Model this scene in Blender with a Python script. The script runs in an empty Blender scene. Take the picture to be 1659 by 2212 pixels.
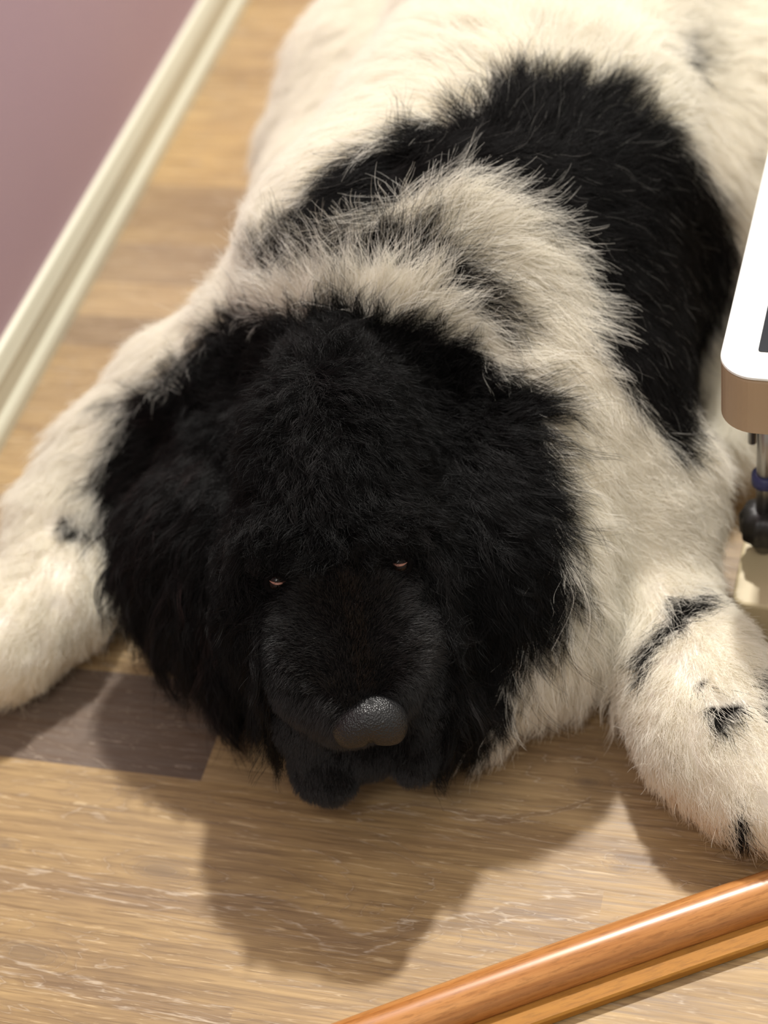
import bpy, math, random
import numpy as np
from mathutils import Matrix, Vector

# ------------------------------------------------------------------ camera, world, lights
W, H = 1659, 2212
CAM_H = 1.2
F_PX = 3905.2
DX = np.array([0.96371079, 0.07438157, -0.25637646])
DY = np.array([0.23296338, -0.70327594, 0.67166287])
DZ = np.array([-0.13034406, -0.70701509, -0.6950828])
ROT = np.stack([DX, DY, DZ])            # world = ROT @ (right, down, forward)
EYE = np.array([0.0, 0.0, CAM_H])

sc = bpy.context.scene
cam_data = bpy.data.cameras.new('camera')
cam = bpy.data.objects.new('camera', cam_data)
sc.collection.objects.link(cam)
sc.camera = cam
cam_data.sensor_fit = 'HORIZONTAL'
cam_data.sensor_width = 36.0
cam_data.lens = 36.0 * F_PX / W
cam_data.clip_start = 0.05
right, up, back = ROT @ np.array([1, 0, 0]), ROT @ np.array([0, -1, 0]), ROT @ np.array([0, 0, -1])
m = Matrix(((right[0], up[0], back[0], 0), (right[1], up[1], back[1], 0), (right[2], up[2], back[2], CAM_H), (0, 0, 0, 1)))
cam.matrix_world = m
cam_data.dof.use_dof = True
cam_data.dof.focus_distance = 1.36
cam_data.dof.aperture_fstop = 4.0

sc.view_settings.view_transform = 'Standard'
sc.view_settings.look = 'None'
sc.view_settings.gamma = 1.0
sc.view_settings.use_curve_mapping = False
sc.view_settings.exposure = 0.16
sc.cycles.max_bounces = 8
sc.cycles.diffuse_bounces = 6
sc.cycles.glossy_bounces = 2
sc.cycles.use_adaptive_sampling = True
sc.cycles.adaptive_threshold = 0.025
sc.cycles_curves.shape = 'RIBBONS'
sc.cycles_curves.subdivisions = 1

world = bpy.data.worlds.new('world')
sc.world = world
world.use_nodes = True
world.node_tree.nodes['Background'].inputs[0].default_value = (1.0, 0.945, 0.87, 1)
world.node_tree.nodes['Background'].inputs[1].default_value = 0.47


def area(name, loc, target, size, power, col):
    l = bpy.data.lights.new(name, 'AREA')
    l.shape = 'DISK'
    l.size = size
    l.energy = power
    l.color = col
    o = bpy.data.objects.new(name, l)
    sc.collection.objects.link(o)
    o.location = loc
    o.rotation_euler = (Vector(target) - Vector(loc)).to_track_quat('-Z', 'Y').to_euler()
    return o


area('ceiling_lamp', (-0.47, 2.95, 3.0), (-0.4, 1.0, 0.1), 0.17, 132, (1.0, 0.965, 0.90))
area('ceiling_lamp_side', (1.0, 1.9, 2.55), (-0.3, 1.1, 0.1), 0.5, 12, (1.0, 0.93, 0.83))
area('fill_light_near', (-0.3, -0.5, 2.55), (-0.4, 1.0, 0.1), 0.9, 13, (1.0, 0.95, 0.88))  # unseen soft fill, added to lift the shaded side facing the camera


# ------------------------------------------------------------------ helpers
def at(px, py, z=0.0):
    """photograph position + height above the floor -> world point"""
    d = ROT @ np.array([px - W / 2, py - H / 2, F_PX])
    return EYE + d * ((z - CAM_H) / d[2])


def to_px(p):
    q = (np.asarray(p) - EYE) @ ROT     # rows: ROT^T (p-E)
    return np.stack([W / 2 + F_PX * q[..., 0] / q[..., 2], H / 2 + F_PX * q[..., 1] / q[..., 2]], -1)


def tag(o, label=None, cat=None, group=None, kind=None):
    if label: o['label'] = label
    if cat: o['category'] = cat
    if group: o['group'] = group
    if kind: o['kind'] = kind
    return o


def empty(name, loc):
    o = bpy.data.objects.new(name, None)
    sc.collection.objects.link(o)
    o.location = loc
    o.empty_display_size = 0.05
    return o


def mesh_obj(name, verts, faces, mat=None, parent=None, smooth=False, bevel=None):
    me = bpy.data.meshes.new(name)
    me.from_pydata([tuple(map(float, v)) for v in verts], [], [tuple(int(i) for i in f) for f in faces])
    me.validate()
    me.update()
    o = bpy.data.objects.new(name, me)
    sc.collection.objects.link(o)
    if mat: me.materials.append(mat)
    if smooth:
        me.polygons.foreach_set('use_smooth', [True] * len(me.polygons))
    if bevel:
        b = o.modifiers.new('bevel', 'BEVEL')
        b.width, b.segments, b.limit_method = bevel, 3, 'ANGLE'
        if smooth is False:
            me.polygons.foreach_set('use_smooth', [True] * len(me.polygons))
            o.modifiers.new('wn', 'WEIGHTED_NORMAL')
    if parent:
        o.parent = parent
        o.matrix_parent_inverse = Matrix.Translation(parent.location).inverted()
    return o


def new_mat(name):
    mt = bpy.data.materials.new(name)
    mt.use_nodes = True
    nt = mt.node_tree
    return mt, nt, nt.nodes['Principled BSDF']


class N:
    """small node helper"""
    def __init__(s, nt): s.nt = nt
    def node(s, t, **kw):
        n = s.nt.nodes.new(t)
        for k, v in kw.items(): setattr(n, k, v)
        return n
    def link(s, a, b): s.nt.links.new(a, b)
    def math(s, op, a, b=None, c=None, clamp=False):
        n = s.node('ShaderNodeMath', operation=op)
        n.use_clamp = clamp
        for i, v in enumerate((a, b, c)):
            if v is None: continue
            if isinstance(v, (int, float)): n.inputs[i].default_value = v
            else: s.link(v, n.inputs[i])
        return n.outputs[0]
    def mix(s, fac, a, b, blend='MIX'):
        n = s.node('ShaderNodeMix', data_type='RGBA', blend_type=blend)
        for i, v in ((0, fac), (6, a), (7, b)):
            if isinstance(v, (int, float)): n.inputs[i].default_value = v
            elif isinstance(v, tuple): n.inputs[i].default_value = (*v, 1)
            else: s.link(v, n.inputs[i])
        return n.outputs[2]
    def noise(s, vec, scale=1, detail=3, rough=0.5, dist=0):
        n = s.node('ShaderNodeTexNoise')
        n.inputs['Scale'].default_value = scale
        n.inputs['Detail'].default_value = detail
        n.inputs['Roughness'].default_value = rough
        n.inputs['Distortion'].default_value = dist
        s.link(vec, n.inputs['Vector'])
        return n.outputs[0]
    def mapping(s, vec, scale=(1, 1, 1), loc=None, rot=None):
        n = s.node('ShaderNodeMapping')
        n.inputs['Scale'].default_value = scale
        if rot: n.inputs['Rotation'].default_value = rot
        if loc is not None and not isinstance(loc, tuple): s.link(loc, n.inputs['Location'])
        elif loc: n.inputs['Location'].default_value = loc
        s.link(vec, n.inputs['Vector'])
        return n.outputs[0]
    def ramp(s, fac, stops):
        n = s.node('ShaderNodeValToRGB')
        el = n.color_ramp.elements
        while len(el) < len(stops): el.new(0.5)
        for e, (p, c) in zip(el, stops):
            e.position = p
            e.color = (*c, 1) if isinstance(c, tuple) else (c, c, c, 1)
        s.link(fac, n.inputs[0])
        return n.outputs[0]
    def bump(s, h, strength, dist, bsdf):
        n = s.node('ShaderNodeBump')
        n.inputs['Strength'].default_value = strength
        n.inputs['Distance'].default_value = dist
        s.link(h, n.inputs['Height'])
        s.link(n.outputs[0], bsdf.inputs['Normal'])


def plain(name, col, rough=0.4, metal=0.0, spec=0.5, noise=0.06, nscale=12):
    mt, nt, b = new_mat(name)
    n = N(nt)
    g = n.node('ShaderNodeNewGeometry')
    f = n.noise(g.outputs['Position'], nscale, 4)
    c2 = tuple(max(0, x * (1 - 3 * noise)) for x in col)
    c = n.mix(f, c2, tuple(min(1, x * (1 + noise)) for x in col))
    n.link(c, b.inputs['Base Color'])
    b.inputs['Roughness'].default_value = rough
    b.inputs['Metallic'].default_value = metal
    b.inputs['Specular IOR Level'].default_value = spec
    return mt


# ------------------------------------------------------------------ floor
def floor_material():
    mt, nt, b = new_mat('vinyl_plank_floor')
    n = N(nt)
    g = n.node('ShaderNodeNewGeometry')
    at_ = n.node('ShaderNodeAttribute', attribute_name='plank')   # r tone, g random, b warmth
    sep = n.node('ShaderNodeSeparateColor')
    n.link(at_.outputs['Color'], sep.inputs[0])
    tone, rnd, warm = sep.outputs
    off = n.node('ShaderNodeCombineXYZ')
    n.link(n.math('MULTIPLY', rnd, 37.0), off.inputs[0])
    n.link(n.math('MULTIPLY', rnd, 13.0), off.inputs[1])
    n.link(n.math('MULTIPLY', rnd, 91.0), off.inputs[2])
    pos = n.node('ShaderNodeVectorMath', operation='ADD')
    n.link(g.outputs['Position'], pos.inputs[0])
    n.link(off.outputs[0], pos.inputs[1])
    p = pos.outputs[0]
    gx = n.node('ShaderNodeSeparateXYZ')
    n.link(g.outputs['Position'], gx.inputs[0])
    wob = n.noise(n.mapping(p, (9, 40, 1)), 1, 4, 0.6, 0.4)
    wob2 = n.noise(n.mapping(p, (35, 160, 1)), 1, 3, 0.6, 0.4)

    def near(cx, cy, rx, ry):                      # soft bump round a knot
        dx_ = n.math('DIVIDE', n.math('SUBTRACT', gx.outputs[0], cx), rx)
        dy_ = n.math('DIVIDE', n.math('SUBTRACT', gx.outputs[1], cy), ry)
        d2 = n.math('ADD', n.math('MULTIPLY', dx_, dx_), n.math('MULTIPLY', dy_, dy_))
        d2 = n.math('MULTIPLY', d2, n.math('ADD', 0.35, n.math('MULTIPLY', wob, 1.3)))
        return n.math('EXPONENT', n.math('MULTIPLY', d2, -1.0))

    def vein(pts_, width):                         # a growth-ring figure following a traced line
        xy = [at(*q)[:2] for q in pts_]
        xs_ = [q[0] for q in xy]
        x0_, x1_ = xs_[0], xs_[-1]
        ylo, yhi = min(q[1] for q in xy) - 0.01, max(q[1] for q in xy) + 0.01
        t_ = n.math('DIVIDE', n.math('SUBTRACT', gx.outputs[0], x0_), x1_ - x0_, clamp=True)
        yy = n.ramp(t_, [((q[0] - x0_) / (x1_ - x0_), float((q[1] - ylo) / (yhi - ylo))) for q in xy])
        yv = n.math('ADD', n.math('MULTIPLY', yy, yhi - ylo), ylo)
        yv = n.math('ADD', yv, n.math('MULTIPLY', n.math('SUBTRACT', wob, 0.5), 0.034))
        yv = n.math('ADD', yv, n.math('MULTIPLY', n.math('SUBTRACT', wob2, 0.5), 0.006))
        d_ = n.math('DIVIDE', n.math('ABSOLUTE', n.math('SUBTRACT', gx.outputs[1], yv)), width)
        inx = n.math('MULTIPLY', n.math('GREATER_THAN', gx.outputs[0], x0_), n.math('LESS_THAN', gx.outputs[0], x1_))
        return n.math('MULTIPLY', n.ramp(d_, [(0.0, 1.0), (0.35, 0.75), (1.0, 0.0)]), inx), n.math('MULTIPLY', n.ramp(d_, [(0.45, 0.0), (0.58, 1.0), (0.75, 0.0)]), inx)
    knots = None
    for kx, ky, rx, ry in ((345, 1880, 0.030, 0.012), (60, 2055, 0.040, 0.012), (1375, 1857, 0.022, 0.006), (1268, 1690, 0.012, 0.006), (10, 1825, 0.014, 0.007), (1340, 1877, 0.010, 0.004)):
        q = at(kx, ky)
        e_ = near(float(q[0]), float(q[1]), rx, ry)
        knots = e_ if knots is None else n.math('ADD', knots, e_, clamp=True)
    v1, l1 = vein([(-60, 1890), (120, 1905), (330, 1945), (560, 1950), (700, 2010), (780, 2030), (900, 2005), (1100, 1965), (1300, 1950)], 0.013)
    v2, l2 = vein([(-60, 2070), (60, 2095), (160, 2130), (260, 2165), (500, 2195)], 0.012)
    v3, l3 = vein([(760, 1750), (900, 1735), (1080, 1765), (1200, 1755), (1275, 1728)], 0.005)
    veins = n.math('ADD', n.math('ADD', v1, v2), v3, clamp=True)
    limev = n.math('ADD', n.math('ADD', l1, l2), l3, clamp=True)
    big = n.noise(n.mapping(p, (2.6, 13, 1)), 1, 4, 0.6, 0.9)
    big = n.math('ADD', big, n.math('MULTIPLY', knots, 0.32))
    rings = n.math('FRACT', n.math('MULTIPLY', n.math('ADD', big, n.math('MULTIPLY', wob2, 0.03)), 11.0))
    ringl = n.ramp(rings, [(0.0, 1.0), (0.12, 0.4), (0.4, 0.0), (0.8, 0.0), (1.0, 0.9)])
    streak = n.noise(n.mapping(p, (7, 210, 1)), 1, 4, 0.65, 0.3)
    streak2 = n.noise(n.mapping(p, (15, 430, 1)), 1, 3, 0.6, 0.25)
    pores = n.noise(n.mapping(p, (26, 330, 1)), 1, 3, 0.65, 0.9)
    cloud = n.noise(n.mapping(p, (3, 14, 1)), 1, 4, 0.6, 0.5)
    light = n.mix(warm, (0.53, 0.375, 0.20), (0.56, 0.38, 0.165))
    mid = n.mix(warm, (0.235, 0.155, 0.095), (0.25, 0.155, 0.08))
    lightp = n.mix(n.ramp(cloud, [(0.28, 0.0), (0.72, 1.0)]), mid, light)
    lightp = n.mix(0.30, lightp, light)
    darkp = n.mix(n.ramp(cloud, [(0.3, 0.0), (0.7, 1.0)]), (0.115, 0.085, 0.07), (0.20, 0.155, 0.125))
    base = n.mix(n.math('MULTIPLY', tone, 0.85), lightp, darkp)
    base = n.mix(n.math('MULTIPLY', veins, 0.45), base, (0.20, 0.13, 0.085))
    s1 = n.ramp(streak, [(0.32, 1.0), (0.5, 0.45), (0.66, 0.0)])
    dk = n.mix(0.72, base, (0.11, 0.06, 0.03))
    base = n.mix(n.math('MULTIPLY', s1, 0.72), base, dk)
    s2 = n.ramp(streak2, [(0.38, 1.0), (0.46, 0.0)])
    base = n.mix(n.math('MULTIPLY', s2, 0.55), base, dk)
    lp = n.ramp(pores, [(0.60, 0.0), (0.68, 1.0)])
    lightline = n.mix(tone, (0.72, 0.56, 0.35), (0.38, 0.31, 0.25))
    base = n.mix(n.math('MULTIPLY', lp, 0.42), base, lightline)
    base = n.mix(n.math('MULTIPLY', ringl, 0.26), base, (0.15, 0.095, 0.06))
    lp2 = n.ramp(pores, [(0.42, 0.0), (0.56, 1.0)])
    lime = n.ramp(rings, [(0.9, 0.0), (0.955, 1.0), (1.0, 0.0)])
    base = n.mix(n.math('MULTIPLY', n.math('MULTIPLY', lime, lp2), 0.28), base, (0.72, 0.62, 0.50))
    base = n.mix(n.math('MULTIPLY', n.math('MULTIPLY', limev, lp2), 0.38), base, (0.74, 0.64, 0.52))
    kd = n.ramp(knots, [(0.35, 0.0), (0.8, 0.7), (1.0, 1.0)])
    base = n.mix(n.math('MULTIPLY', kd, 0.45), base, (0.14, 0.10, 0.075))
    n.link(base, b.inputs['Base Color'])
    n.link(n.ramp(streak2, [(0.3, 0.42), (0.7, 0.56)]), b.inputs['Roughness'])
    b.inputs['Specular IOR Level'].default_value = 0.35
    n.bump(streak2, 0.25, 0.0006, b)
    return mt


def build_floor():
    rng = random.Random(5)
    # boards run along X; (y0, y1, seams x, tones between seams)
    rows = [(-1.2, 0.30), (0.30, 0.52), (0.52, 0.829), (0.829, 0.934), (0.934, 1.04), (1.04, 1.145), (1.145, 1.25), (1.25, 1.378), (1.378, 1.429), (1.429, 1.487),
            (1.487, 1.561), (1.561, 1.678), (1.678, 1.817), (1.817, 1.946), (1.946, 2.06), (2.06, 2.2),
            (2.2, 2.32), (2.32, 2.5), (2.5, 2.64), (2.64, 2.8), (2.8, 3.0), (3.0, 3.2)]
    fixed = {2: ([], [0.0]), 3: ([-0.523], [1.15, 0.12]), 1: ([], [0.05]), 4: ([-.2], [0.05, .3]), 5: ([], [0.35]), 6: ([], [0.1]), 7: ([], [0.30]),
             8: ([], [0.70]), 9: ([], [0.12]), 10: ([], [0.58]), 11: ([], [0.5]), 12: ([], [0.0]), 13: ([], [0.25]),
             14: ([], [0.12]), 15: ([], [0.1])}
    verts, faces, cols = [], [], []
    for r, (y0, y1) in enumerate(rows):
        if r in fixed: seams, tones = fixed[r]
        else:
            seams = [rng.uniform(-1, 1)]
            tones = [rng.random() * 0.7, rng.random() * 0.3]
        xs = [-0.9] + seams + [2.2]
        for i in range(len(xs) - 1):
            g = 0.0005
            k = len(verts)
            x0, x1 = xs[i], xs[i + 1]
            verts += [(x0, y0, 0), (x1, y0, 0), (x1, y1, 0), (x0, y1, 0)]
            faces.append((k, k + 1, k + 2, k + 3))
            cols += [(tones[i], rng.random() if r != 2 else 0.37, rng.random() if r not in (12, 2) else (1.0 if r == 12 else 0.8), 1)] * 4
    o = mesh_obj('floor', verts, faces, floor_material())
    a = o.data.color_attributes.new('plank', 'FLOAT_COLOR', 'CORNER')
    a.data.foreach_set('color', np.array(cols, float).ravel())
    o['kind'] = 'structure'
    return o


build_floor()

# ------------------------------------------------------------------ wall and skirting
WX = -0.881


def wall_material():
    mt, nt, b = new_mat('mauve_wall_paint')
    n = N(nt)
    g = n.node('ShaderNodeNewGeometry')
    big = n.noise(g.outputs['Position'], 3.5, 3)
    fine = n.noise(n.mapping(g.outputs['Position'], (1, 160, 160)), 1, 4, 0.6)
    c = n.mix(big, (0.43, 0.285, 0.365), (0.49, 0.345, 0.385))
    c = n.mix(n.math('MULTIPLY', fine, 0.35), c, (0.42, 0.33, 0.385))
    spot = n.node('ShaderNodeTexVoronoi')
    spot.inputs['Scale'].default_value = 9
    n.link(g.outputs['Position'], spot.inputs['Vector'])
    k = n.ramp(spot.outputs['Distance'], [(0.0, 1.0), (0.06, 0.0)])
    c = n.mix(n.math('MULTIPLY', k, 0.25), c, (0.2, 0.13, 0.16))
    n.link(c, b.inputs['Base Color'])
    b.inputs['Roughness'].default_value = 0.6
    n.bump(fine, 0.2, 0.0006, b)
    return mt


o = mesh_obj('wall_left', [(WX, -1.2, 0), (WX, 3.2, 0), (WX, 3.2, 3.1), (WX, -1.2, 3.1), (WX - .1, -1.2, 0), (WX - .1, 3.2, 0), (WX - .1, 3.2, 3.1), (WX - .1, -1.2, 3.1)],
             [(0, 1, 2, 3), (7, 6, 5, 4), (0, 4, 5, 1), (2, 6, 7, 3), (1, 5, 6, 2), (0, 3, 7, 4)], wall_material())
o['kind'] = 'structure'


def sweep_y(prof, y0, y1, wx):
    v, f = [], []
    n = len(prof)
    for y in (y0, y1):
        v += [(wx + x, y, z) for x, z in prof]
    for i in range(n):
        j = (i + 1) % n
        f.append((i, j, n + j, n + i))
    f += [tuple(range(n - 1, -1, -1)), tuple(range(n, 2 * n))]
    return v, f


skirt_mat = plain('cream_plastic_skirting', (0.66, 0.645, 0.52), 0.35, noise=0.02)
prof = [(0, 0.070), (0.003, 0.0705), (0.006, 0.0690), (0.0075, 0.066), (0.0108, 0.054), (0.0118, 0.051), (0.0116, 0.048), (0.0110, 0.0475), (0.0112, 0.023),
        (0.0120, 0.0215), (0.0145, 0.019), (0.0175, 0.013), (0.018, 0.006), (0.018, 0.0), (0, 0)]
v, f = sweep_y(prof, -1.2, 3.2, WX)
o = mesh_obj('baseboard_left', v, f, skirt_mat)
o['kind'] = 'structure'


# ------------------------------------------------------------------ wooden rail in the near right corner
def wood_mat(name, c1, c2, rough, axis_rot, coat=0.3):
    mt, nt, b = new_mat(name)
    n = N(nt)
    tc = n.node('ShaderNodeTexCoord')
    p = n.mapping(tc.outputs['Object'], (1, 1, 1), rot=(0, 0, axis_rot))
    s = n.noise(n.mapping(p, (5, 170, 170)), 1, 4, 0.6, 0.2)
    s2 = n.noise(n.mapping(p, (60, 500, 500)), 1, 3, 0.7, 0.2)
    c = n.mix(n.ramp(s, [(0.3, 0.0), (0.7, 1.0)]), c2, c1)
    c = n.mix(n.math('MULTIPLY', n.ramp(s2, [(0.38, 1.0), (0.5, 0.0)]), 0.35), c, tuple(x * 0.5 for x in c2))
    n.link(c, b.inputs['Base Color'])
    b.inputs['Roughness'].default_value = rough
    b.inputs['Coat Weight'].default_value = coat
    b.inputs['Specular IOR Level'].default_value = 0.35
    b.inputs['Coat Roughness'].default_value = 0.3
    return mt


def build_rail():
    # centre line on the floor, a gentle bend
    A, C = at(600, 2341)[:2], at(1900, 1880)[:2]
    B = (A + C) / 2 + np.array([-0.0012, 0.003])
    pts = []
    for t in np.linspace(-0.05, 0.845, 40):
        pts.append((1 - t) * (1 - t) * A + 2 * t * (1 - t) * (2 * B - 0.5 * A - 0.5 * C) + t * t * C)
    pts = np.array(pts)
    tan = np.gradient(pts, axis=0)
    tan /= np.linalg.norm(tan, axis=1)[:, None]
    nor = np.stack([-tan[:, 1], tan[:, 0]], 1)      # away from the camera
    root = empty('wooden_rail', (float(B[0]), float(B[1]), 0))
    tag(root, 'varnished orange-brown rounded wooden rail lying on the floor in front of the dog', 'rail')

    def sweep(prof):
        v, f, k = [], [], len(prof)
        for p, n_ in zip(pts, nor):
            v += [(p[0] + n_[0] * a, p[1] + n_[1] * a, z) for a, z in prof]
        for i in range(len(pts) - 1):
            for j in range(k):
                j2 = (j + 1) % k
                f.append((i * k + j, i * k + j2, (i + 1) * k + j2, (i + 1) * k + j))
        f += [tuple(range(k - 1, -1, -1)), tuple(range((len(pts) - 1) * k, len(pts) * k))]
        return v, f
    ang = math.atan2(C[1] - A[1], C[0] - A[0])
    rod = [(0.0185 * math.cos(a) + 0.003, 0.011 + 0.0175 * math.sin(a)) for a in np.linspace(-0.12, math.pi + 0.12, 22)]
    v, f = sweep(rod)
    mesh_obj('rounded_bar', v, f, wood_mat('varnished_wood', (0.58, 0.27, 0.085), (0.36, 0.13, 0.03), 0.3, -ang), root, True)
    base = [(-0.0325, 0.0015), (-0.0325, 0.008), (-0.031, 0.0095), (0.0225, 0.0095), (0.024, 0.008), (0.024, 0.0015)]
    v, f = sweep(base)
    o = mesh_obj('flat_strip', v, f, wood_mat('amber_wood_strip', (0.44, 0.20, 0.03), (0.36, 0.15, 0.02), 0.65, -ang, 0.0), root)
    tag(o, 'flat amber wooden strip')
    foot = [(-0.030, 0.0), (-0.030, 0.0015), (0.022, 0.0015), (0.022, 0.0)]
    v, f = sweep(foot)
    mesh_obj('under_shade_strip', v, f, plain('under_shade_brown', (0.05, 0.025, 0.012), 0.8), root)  # thin dark strip drawn in place of the shadow line under the rail


build_rail()


# ------------------------------------------------------------------ equipment stand at the right edge
def rbox(x0, x1, y0, y1, z0, z1, r, seg=8, edge=0.0):
    """box with rounded vertical corners and an optional eased rim"""
    ring = []
    for cx, cy, a0 in ((x1 - r, y1 - r, 0), (x0 + r, y1 - r, 90), (x0 + r, y0 + r, 180), (x1 - r, y0 + r, 270)):
        for k in range(seg + 1):
            a = math.radians(a0 + 90 * k / seg)
            ring.append((cx + r * math.cos(a), cy + r * math.sin(a), math.cos(a), math.sin(a)))
    layers = [(edge, z0), (0, z0 + edge), (0, z1 - edge), (edge * 0.3, z1 - edge * 0.3), (edge, z1)] if edge else [(0, z0), (0, z1)]
    v, f, n = [], [], len(ring)
    for e, z in layers:
        v += [(x - e * c, y - e * s, z) for x, y, c, s in ring]
    for l in range(len(layers) - 1):
        for i in range(n):
            j = (i + 1) % n
            f.append((l * n + i, l * n + j, (l + 1) * n + j, (l + 1) * n + i))
    f += [tuple(range(n - 1, -1, -1)), tuple(range((len(layers) - 1) * n, len(layers) * n))]
    return v, f


def lathe(prof, cx, cy, seg=32, flute=0.0, nf=8):
    v, f = [], []
    for r, z in prof:
        for i in range(seg):
            a = 2 * math.pi * i / seg
            rr = r * (1 + flute * math.cos(nf * a)) if r > 0.01 else r
            v.append((cx + rr * math.cos(a), cy + rr * math.sin(a), z))
    k = len(prof)
    for l in range(k - 1):
        for i in range(seg):
            j = (i + 1) % seg
            f.append((l * seg + i, l * seg + j, (l + 1) * seg + j, (l + 1) * seg + i))
    f += [tuple(range(seg - 1, -1, -1)), tuple(range((k - 1) * seg, k * seg))]
    return v, f


def build_stand():
    zt = 0.30
    c = at(1600, 812, zt)                       # near edge of the plate top
    l = at(1558, 740, zt)                       # left edge
    x0, y0 = l[0], c[1]
    root = empty('equipment_stand', (float(x0 + .15), float(y0 + .2), 0))
    tag(root, 'white-topped tan-sided equipment stand with dark panel, at the right edge', 'equipment')
    ang = math.radians(-2.5)

    def place(name, vf, mat, parent, smooth=False, bevel=None):
        v, f = vf
        v = [(x0 + (x - x0) * math.cos(ang) - (y - y0) * math.sin(ang), y0 + (x - x0) * math.sin(ang) + (y - y0) * math.cos(ang), z) for x, y, z in v]
        return mesh_obj(name, v, f, mat, parent, smooth, bevel)
    white = plain('white_enamel', (0.86, 0.87, 0.82), 0.35, noise=0.01)
    tan = plain('tan_painted_side', (0.45, 0.33, 0.21), 0.42, noise=0.03)
    beige = plain('beige_base', (0.58, 0.48, 0.30), 0.5, noise=0.04)
    dark = plain('dark_glass_panel', (0.012, 0.014, 0.02), 0.15, noise=0.1)
    blk = plain('black_plastic', (0.012, 0.011, 0.011), 0.4)
    steel = plain('brushed_steel', (0.42, 0.40, 0.38), 0.3, 1.0)
    blue = plain('blue_ring', (0.03, 0.035, 0.12), 0.4)
    o = place('side_band', rbox(x0, x0 + 0.30, y0, y0 + 0.42, zt - 0.058, zt - 0.0035, 0.028, 10, 0.002), tan, root, False)
    tag(o, 'tan side band')
    top = place('top_plate', rbox(x0 - 0.0005, x0 + 0.3005, y0 - 0.0005, y0 + 0.4205, zt - 0.0035, zt, 0.028, 10, 0.0015), white, root, False)
    # recessed panel: frame lip and glass
    px0, py0 = at(1634, 757, zt)[:2]
    place('dark_panel', rbox(px0, px0 + 0.22, py0, py0 + 0.34, zt - 0.001, zt + 0.0008, 0.002, 4), dark, top)
    place('underside_mount', rbox(x0 + 0.022, x0 + 0.20, y0 + 0.03, y0 + 0.2, zt - 0.075, zt - 0.058, 0.01, 5), blk, root)
    s = at(1648, 1240, 0.05)
    sx, sy = s[0] - 0.002, s[1] + 0.03
    base = rbox(x0 + 0.012, x0 + 0.32, y0 - 0.002, y0 + 0.11, 0.0, 0.05, 0.012, 6, 0.003)
    place('base', base, beige, root)
    v, f = lathe([(0.0075, 0.05), (0.0075, 0.24)], sx, sy)
    mesh_obj('post', v, f, steel, root, True)
    v, f = lathe([(0.0075, 0.05), (0.0075, 0.243)], sx + 0.19, sy)
    mesh_obj('post', v, f, steel, root, True)
    v, f = lathe([(0.010, 0.066), (0.017, 0.067), (0.020, 0.071), (0.0205, 0.09), (0.017, 0.097), (0.009, 0.099)], sx, sy, 64, 0.05, 10)
    mesh_obj('knob', v, f, blk, root, True)
    v, f = lathe([(0.0085, 0.128), (0.0115, 0.130), (0.0115, 0.139), (0.0085, 0.141)], sx, sy)
    mesh_obj('collar_ring', v, f, blue, root, True)
    for dx in (-0.012, 0.016, 0.03):
        v, f = lathe([(0.0035, 0.165), (0.0035, 0.225)], sx + dx, sy + 0.01)
        mesh_obj('pin', v, f, steel if dx < 0.02 else blk, root, True)


build_stand()


# ------------------------------------------------------------------ the dog: body as one smooth surface
GX0, GX1, GY0, GY1, GZ0, GZ1 = -1.06, 0.30, 0.66, 2.46, -0.03, 0.50


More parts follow.
